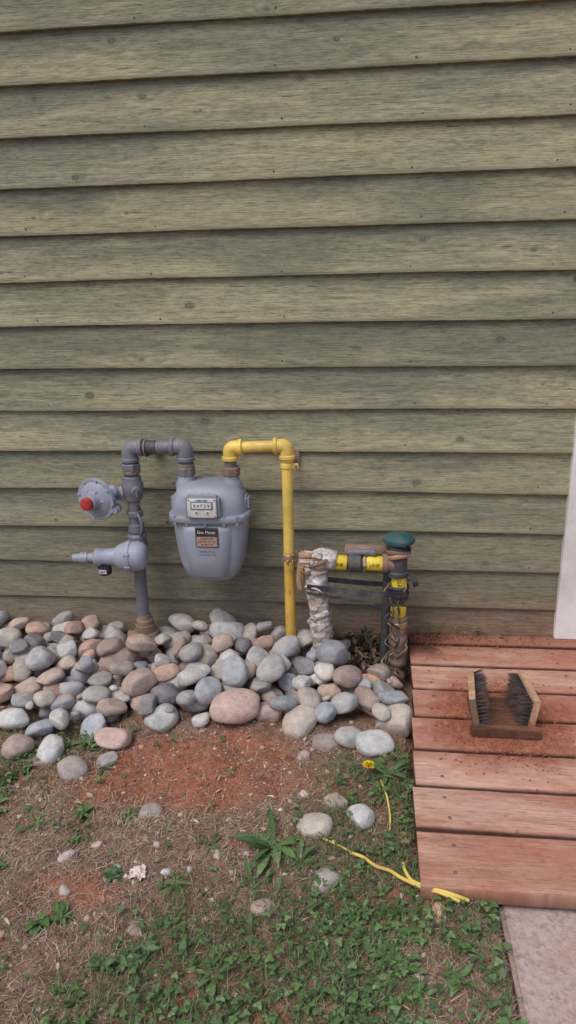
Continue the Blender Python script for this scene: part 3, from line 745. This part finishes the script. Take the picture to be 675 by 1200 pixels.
lathe('lower_tee',(XR,YM,.50),(0,0,1),[(0,.026),(.006,.033),(.02,.030),(.04,.036),(.06,.030),(.078,.033),(.085,.026)],M_grey,gp)
lathe('riser_base',(XR,YM,.165),(0,0,1),[(0,.034),(.004,.046),(.022,.050),(.045,.049),(.053,.045),(.056,.036),(.072,.034),(.082,.034),(.084,.030),(.10,.030),(.104,.0245),(.12,.022)],M_rust,gp)
tube('base_bung',[(XR-.06,YM-.01,.205),(XR,YM-.01,.205)],.018,M_rust,gp)
tube('base_bung_right',[(XR,YM-.02,.20),(XR+.052,YM-.03,.197)],.016,M_rust,gp)
box('pipe_bracket_plate',(-.712,-.022,.850),(.03,.006,.045),M_rust,gp)
box('pipe_bracket_arm',(-.712,-.075,.850),(.012,.11,.006),M_rust,gp)
tube('pipe_bracket_ring',[Vector((-.712,YM+.026*math.cos(t),.877+.026*math.sin(t))) for t in np.linspace(0,6.28,25)],.003,M_rust,gp,seg=8)

r1=empty('gas_pressure_regulator',(-.88,-.17,.71))
ax=Vector((-.30,-.95,-.04)).normalized(); c0=Vector((-.882,-.165,.712))
lathe('diaphragm_housing',c0-ax*.045,ax,[(0,.018),(.004,.030),(.016,.048),(.028,.060),(.033,.064),(.033,.0705),(.037,.072),(.046,.072),(.050,.0705),(.050,.060),(.056,.052),(.060,.042),(.063,.032),(.070,.028),(.084,.026),(.086,.023)],M_reg,r1)
lathe('adjusting_cap',c0+ax*.040,ax,[(0,.019),(.003,.021),(.016,.021),(.019,.019),(.020,.012)],M_red,r1,seg=24)
for k in range(8):
    t=k*math.pi/4+.2; d,a,b=frame(ax); p=c0+a*math.cos(t)*.066+b*math.sin(t)*.066
    lathe('housing_bolt_%d'%k,p+ax*.003,ax,[(0,.005),(.006,.005),(.0065,.004)],M_reg,r1,hexa=True)
for k in range(6):
    t=k*math.pi/3; d,a,b=frame(ax); p=c0+(a*math.cos(t)+b*math.sin(t))*.048+ax*.010
    q=p-(a*math.cos(t)+b*math.sin(t))*.018+ax*.010; tube('rib_%d'%k,[p,q],.0025,M_reg,r1,seg=8)
tube('inlet_arm',dens(fillet([(XR,YM,.728),(-.83,YM,.722),c0-ax*.035],.02),.01),.0225,M_reg,r1)
collar('inlet_nut',(-.800,YM,.7255),(1,0,0),.029,.016,M_reg,r1,hexa=True)
tube('vent_spout',fillet([c0+Vector((.03,.0,.03)),c0+Vector((.068,-.01,.045)),c0+Vector((.075,-.01,.02))],.012),.010,M_reg,r1,seg=14)
lathe('pilot_boss',(-.815,-.155,.682),(0,-1,.0),[(0,.014),(.022,.014),(.024,.010),(.034,.010)],M_reg,r1,seg=16)

r2=empty('gas_pressure_regulator',(-.82,-.19,.52)); axx=Vector((-1,-.12,-.01)); c1=Vector((-.722,-.178,.523))
lathe('relief_body',c1,axx,[(0,.022),(.004,.034),(.014,.044),(.030,.049),(.052,.049),(.055,.052),(.066,.052),(.069,.048),(.080,.046),(.094,.040),(.102,.034),(.108,.029),(.150,.027),(.156,.030),(.170,.030),(.174,.026),(.178,.016),(.196,.0145),(.198,.0175),(.222,.0175),(.224,.014),(.246,.013),(.248,.010)],M_reg,r2)
tube('outlet_to_riser',[(XR,YM,.54),(XR+.008,-.165,.53)],.026,M_reg,r2)
for k in range(7):
    t=k*2*math.pi/7; d,a,b=frame(axx); p=c1+d*.0605+(a*math.cos(t)+b*math.sin(t))*.0505
    lathe('body_bolt_%d'%k,p-d*.009,d,[(0,.0048),(.018,.0048)],M_reg,r2,hexa=True)
lathe('vent_elbow',(-.864,-.200,.507),(0,0,-1),[(0,.017),(.012,.017),(.014,.022),(.040,.022),(.044,.019),(.046,.012)],M_black,r2,seg=20)
box('vent_label',(-.864,-.2225,.479),(.026,.0015,.014),M_pale,r2,bev=.0005)
text('vent_label_text','VENT',.009,(-.864,-.2240,.479),M_black,r2)
tube('sense_line',fillet([(-.75,-.15,.58),(-.735,-.16,.62),(-.752,-.15,.66)],.02),.005,M_grey,r2,seg=10)

yp=empty('yellow_gas_pipe',(-.253,YM,GZ)); XL=-.437; XP=-.2545
tube('pipe',dens(fillet([(XL,YM,.81),(XL,YM,.879),(XP,YM,.886),(XP,YM,.51)],.036,10),.02),.0178,M_yel,yp)
tube('lower_pipe',dens([(XP,YM,.52),(XP+.001,YM,.10)],.05),.0180,M_yelold,yp)
elbow('elbow_left',(XL,YM,.879),(0,0,-1),(1,0,.04),.0225,M_yel,yp,L=.034,fr=.03)
elbow('elbow_right',(XP,YM,.886),(-1,0,-.04),(0,0,-1),.0225,M_yel,yp,L=.036,fr=.03)
collar('outlet_nipple',(XL,YM,.822),(0,0,1),.019,.03,M_grey,yp)
collar('joint_ring',(XP,YM,.512),(0,0,1),.0215,.022,M_brass,yp)
for i in range(9):
    t=random.uniform(0,6.28); tube('peeling_wrap_%d'%i,[(XP+.018*math.cos(t),YM+.018*math.sin(t),.508),(XP+.024*math.cos(t),YM+.024*math.sin(t),.498-random.uniform(0,.02))],.003,M_copper,yp,seg=6)
box('bracket_plate',(XP+.012,-.022,.822),(.035,.006,.04),M_rust,yp)
box('bracket_arm',(XP+.012,-.07,.822),(.012,.10,.006),M_rust,yp)
collar('bracket_clamp',(XP,YM,.822),(0,0,1),.0215,.016,M_yel,yp)
box('clamp_ear',(XP+.026,YM-.006,.822),(.022,.008,.018),M_yel,yp)
lathe('clamp_bolt',(XP+.028,YM-.010,.822),(0,-1,0),[(0,.005),(.006,.005)],M_rust,yp,hexa=True)

# ---------------------------------------------------------------- wrapped pipe assembly
wp=empty('insulated_water_pipe',(-.03,-.17,GZ)); YW=-.18
def wob(pts,s): return [Vector(p)+Vector((random.uniform(-s,s),random.uniform(-s,s),0)) for p in pts]
P=dens(fillet([(-.133,YW,.10),(-.148,YW,.30),(-.165,YW,.49),(-.150,YW,.530),(-.10,YW,.520)],.03,8),.011)
tube('foil_wrap',wob(P,.002),[.0355+.0025*math.sin(i*.45)+random.uniform(-.0015,.0015) for i in range(len(P))],M_foil,wp,seg=22,crumple=.055)
for i,z in enumerate((.22,.31,.41)):
    pts=[]
    for t in np.linspace(0,6.28*1.05,30):
        zz=z+.035*math.cos(t+i); xx=-.133-.031*(zz-.10)/.39
        pts.append((xx+.0375*math.cos(t),YW+.0375*math.sin(t),zz))
    tube('foil_turn_%d'%i,pts,.006,M_foil,wp,seg=8,flat=(.3,1.8),crumple=.15)
for i in range(14):
    a=random.uniform(1.2,4.6); c=Vector((-.172+random.uniform(-.008,.02),YW,.53+random.uniform(-.035,.015))); pts=[]
    for t in np.linspace(0,random.uniform(1.8,3.5),12):
        pts.append(c+Vector(((.038+.006*math.sin(t*2+i))*math.cos(a+t),(.038)*math.sin(a+t),.018*math.sin(t+i))))
    tube('torn_tape_%d'%i,pts,.008,random.choice([M_copper,M_copper,M_rust,M_foil]),wp,seg=8,flat=(.15,1.2))
tube('hanging_tape',fillet([(-.185,YW-.02,.548),(-.212,YW-.02,.52),(-.218,YW-.02,.45),(-.209,YW-.02,.415)],.03),.006,M_copper,wp,seg=8,flat=(.25,1.3))
tube('hanging_tape_2',fillet([(-.19,YW-.03,.54),(-.205,YW-.03,.50),(-.203,YW-.03,.46)],.02),.005,M_yelold,wp,seg=8,flat=(.3,1.3))
zr=.516
tube('branch_pipe',[(-.12,YW,zr),(.10,YW,zr)],.021,M_dark,wp)
tube('branch_pipe_rear',[(-.07,YW+.045,zr+.022),(.09,YW+.045,zr+.022)],.022,M_rust,wp)
for i,(a,b,r) in enumerate([(-.115,-.062,.0245),(.0,.052,.0245)]):
    lathe('yellow_tape_%d'%i,(a,YW,zr),(1,0,-.05),[(0,r-.001),(.002,r),(b-a-.002,r),(b-a,r-.001)],M_yeltape,wp)
    text('tape_mark_%d'%i,'LINE',.016,((a+b)/2,YW-r-.0004,zr),M_black,wp,rot=Matrix.Rotation(math.pi/2,3,'X'))
collar('branch_union',(-.036,YW,zr),(1,0,0),.031,.04,M_dark,wp)
collar('branch_union_ring',(-.006,YW,zr),(1,0,0),.029,.010,M_brass,wp,hexa=True)
tube('grey_rag',dens([(-.06,YW+.01,zr+.030),(-.02,YW-.005,zr+.038),(.03,YW,zr+.034)],.008),.011,M_grey,wp,seg=12,crumple=.2)
XS=.101
tube('standpipe',dens([(XS+.010,YW,.09),(XS,YW,.575)],.04),.020,M_dark,wp)
lathe('tee_fitting',(XS,YW,zr-.045),(0,0,1),[(0,.026),(.004,.033),(.018,.033),(.022,.029),(.068,.029),(.072,.035),(.088,.035),(.092,.028)],M_dark,wp)
lathe('tee_branch',(XS-.05,YW,zr),(1,0,0),[(0,.030),(.016,.030),(.018,.026),(.05,.026)],M_rust,wp)
for q in range(3):
    tube('copper_wrap_%d'%q,[(XS+.036*math.cos(t),YW+.036*math.sin(t),.546+.011*q+.008*math.sin(t*1.5+q)) for t in np.linspace(0,6.4,30)],.006,(M_copper,M_rust,M_dark)[q],wp,seg=8,flat=(.4,1.3))
lathe('cap_neck',(XS,YW,.562),(0,0,1),[(0,.028),(.008,.028),(.010,.022),(.045,.022)],M_teal,wp)
lathe('cap_dome',(XS,YW,.588),(0,0,1),[(0,.034),(.002,.048),(.012,.050),(.016,.049),(.020,.042),(.025,.036),(.029,.024),(.031,.010)],M_teal,wp)
for i in range(14):
    t=i*math.pi/7; box('cap_rib_%d'%i,(XS+.049*math.cos(t),YW+.049*math.sin(t),.595),(.004,.004,.012),M_teal,wp,bev=.001)
for i,(z0,z1) in enumerate([(.425,.478),(.335,.380)]):
    lathe('standpipe_tape_%d'%i,(XS+.004,YW,z0),(.04,0,1),[(0,.0245),(.002,.0255),(z1-z0-.002,.0255),(z1-z0,.0245)],M_yeltape,wp)
    text('standpipe_mark_%d'%i,'GAS',.018,(XS+.004,YW-.0259,(z0+z1)/2),M_black,wp,rot=Matrix.Rotation(math.pi/2,3,'X')@Matrix.Rotation(-math.pi/2,3,'Z'))
collar('standpipe_union',(XS+.003,YW,.402),(0,0,1),.032,.026,M_dark,wp,hexa=True)
collar('standpipe_ring',(XS+.005,YW,.305),(0,0,1),.030,.02,M_brass,wp)
P=dens([(XS+.004,YW,.33),(XS+.008,YW-.002,.21),(XS+.006,YW,.09)],.012)
tube('lower_wrap',wob(P,.003),[.028+random.uniform(-.004,.004) for _ in P],M_rust,wp,seg=18,crumple=.12)
tube('second_pipe',dens([(XS-.038,YW+.04,.10),(XS-.03,YW+.04,.50)],.05),.015,M_dark,wp)
tube('spigot',fillet([(XS,YW,.47),(XS+.05,YW-.01,.468),(XS+.058,YW-.012,.445)],.012),.009,M_dark,wp,seg=12)
lathe('spigot_handle',(XS+.045,YW-.02,.475),(.2,-1,.2),[(0,.006),(.008,.006),(.009,.013),(.013,.013)],M_dark,wp,seg=10)
def strap(nm,z1,z2,w,yy):
    V=[];F=[];n=24
    for i in range(n):
        t=i/(n-1); x=-.188+t*(.128+.188); z=z1*(1-t)+z2*t-.010*math.sin(math.pi*t); y=yy+.008*math.sin(t*5)
        tw=.25*math.sin(t*4)
        for (dy,dz) in [(-.0015,-w/2),(.0015,-w/2),(.0015,w/2),(-.0015,w/2)]:
            V.append((x,y+dy+dz*tw,z+dz))
    for i in range(n-1):
        for k in range(4):
            k2=(k+1)%4; F.append((i*4+k,i*4+k2,(i+1)*4+k2,(i+1)*4+k))
    F.append((0,1,2,3)); F.append(tuple((n-1)*4+k for k in range(4)))
    mesh(nm,V,F,M_strap,wp,smooth=False)
strap('strap_upper',.445,.432,.018,YW-.044); strap('strap_lower',.425,.395,.008,YW-.047)
strap('strap_rear',.44,.43,.016,YW+.044)
for i,z in enumerate((.44,.418)):
    collar('strap_loop_%d'%i,(XS+.003,YW,z-.004),(0,0,1),.0355,.010,M_strap,wp)
for i in range(18):
    a=random.uniform(0,6.28); x=XS+.02*math.cos(a)
    tube('frayed_tie_%d'%i,fillet([(x,YW+.03*math.sin(a),.47-.018*i),(x+random.uniform(-.04,.03),YW-.04,.45-.018*i),(x+random.uniform(-.04,.04),YW-.035,.41-.018*i)],.01),random.uniform(.0015,.0035),random.choice([M_dark,M_strap,M_brass,M_rust]),wp,seg=6)

# ---------------------------------------------------------------- boot brush
bb=empty('boot_scraper_brush',(.385,-.50,.19))
box('base',(.383,-.603,.2025),(.186,.030,.024),M_basewood,bb,bev=.003)
box('base_plate',(.383,-.512,.1985),(.165,.150,.013),M_basewood,bb,bev=.003)
M_brist=attr_mat('grey_bristle',.7)
def brush(nm,p0,p1,lean,side,mat):
    p0=Vector(p0);p1=Vector(p1); ydir=(p1-p0).normalized(); L=(p1-p0).length
    up=Vector((lean,0,1)); up=(up-ydir*up.dot(ydir)).normalized()
    xd=ydir.cross(up).normalized()
    if xd.x<0: xd=-xd; ydir=-ydir
    R=Matrix((xd,ydir,up)).transposed()
    c=(p0+p1)/2+up*.043
    box(nm+'_block',c,(.018,L,.086),mat,bb,rot=R,bev=.002)
    box(nm+'_block_edge',c+up*.0445,(.0175,L*.995,.003),M_brushwood,bb,rot=R,bev=.001)
    V=[];F=[];C=[]; s=side
    for i in range(13):
        for j in range(7):
            b0=c+ydir*(L*(-.46+.92*i/12))+up*(.078*(-.45+.90*j/6))+xd*s*.0085
            sx,sy=random.gauss(0,.003),random.gauss(0,.003); ln=random.uniform(.028,.036)
            for q in range(34):
                a=random.uniform(0,6.28); rr=random.uniform(0,.0028)
                o1=ydir*rr*math.cos(a)+up*rr*math.sin(a)
                b=b0+o1
                t=b0+o1*2.2+xd*s*(ln+random.gauss(0,.0018))+ydir*(sx+random.gauss(0,.001))+up*(sy+random.gauss(0,.001)+.002)
                w=.00055; k=len(V); u2=up*w; v2=ydir*w
                V+= [b+u2,b-u2*.5+v2,b-u2*.5-v2,t]; F+=[(k,k+1,k+3),(k+1,k+2,k+3),(k+2,k,k+3)]
                g=random.uniform(.025,.11); tip=(g*1.5,g*1.35,g*1.3) if random.random()<.7 else (.26,.11,.07); C+= [(g*.4,)*3]*3+[tip]
    mesh(nm+'_bristles',V,F,M_brist,bb,smooth=False,col=np.array(C))
brush('left',(.308,-.592,.204),(.324,-.432,.204),-.20,1,M_brushgreen)
brush('right',(.452,-.592,.204),(.438,-.432,.204),.14,-1,M_brushwood)

# ---------------------------------------------------------------- light, sky, camera
w=bpy.data.worlds.new('World'); scn.world=w; w.use_nodes=True; nt=w.node_tree
sk=nt.nodes.new('ShaderNodeTexSky'); sk.sky_type='NISHITA'; sk.sun_disc=False
EL=math.radians(58); AZ=math.radians(215)
sk.sun_elevation=EL; sk.sun_rotation=AZ; sk.air_density=1.; sk.dust_density=3.; sk.ozone_density=1.
bg=nt.nodes['Background']; bg.inputs['Strength'].default_value=.14; nt.links.new(sk.outputs[0],bg.inputs['Color'])
sd=bpy.data.lights.new('sun','SUN'); sd.energy=1.5; sd.angle=math.radians(32); sd.color=(1,.97,.92)
so=bpy.data.objects.new('sun',sd); COL.objects.link(so)
dirv=Vector((math.sin(AZ)*math.cos(EL),math.cos(AZ)*math.cos(EL),math.sin(EL)))
so.rotation_euler=dirv.to_track_quat('Z','Y').to_euler(); so.location=dirv*5

cd=bpy.data.cameras.new('camera'); cam=bpy.data.objects.new('camera',cd); COL.objects.link(cam)
cd.sensor_fit='VERTICAL'; cd.sensor_height=36; cd.lens=24.9; cd.clip_start=.05; cd.clip_end=400
r=Vector((.99372,.10984,-.02094)); f=Vector((-.1109,.9441,-.31043)); r.normalize(); f.normalize(); u=r.cross(f).normalized(); f=u.cross(r)
Mx=Matrix((r,u,-f)).transposed().to_4x4(); Mx.translation=Vector((0,-2.3,1.38)); cam.matrix_world=Mx
scn.camera=cam
print('stones',nst)
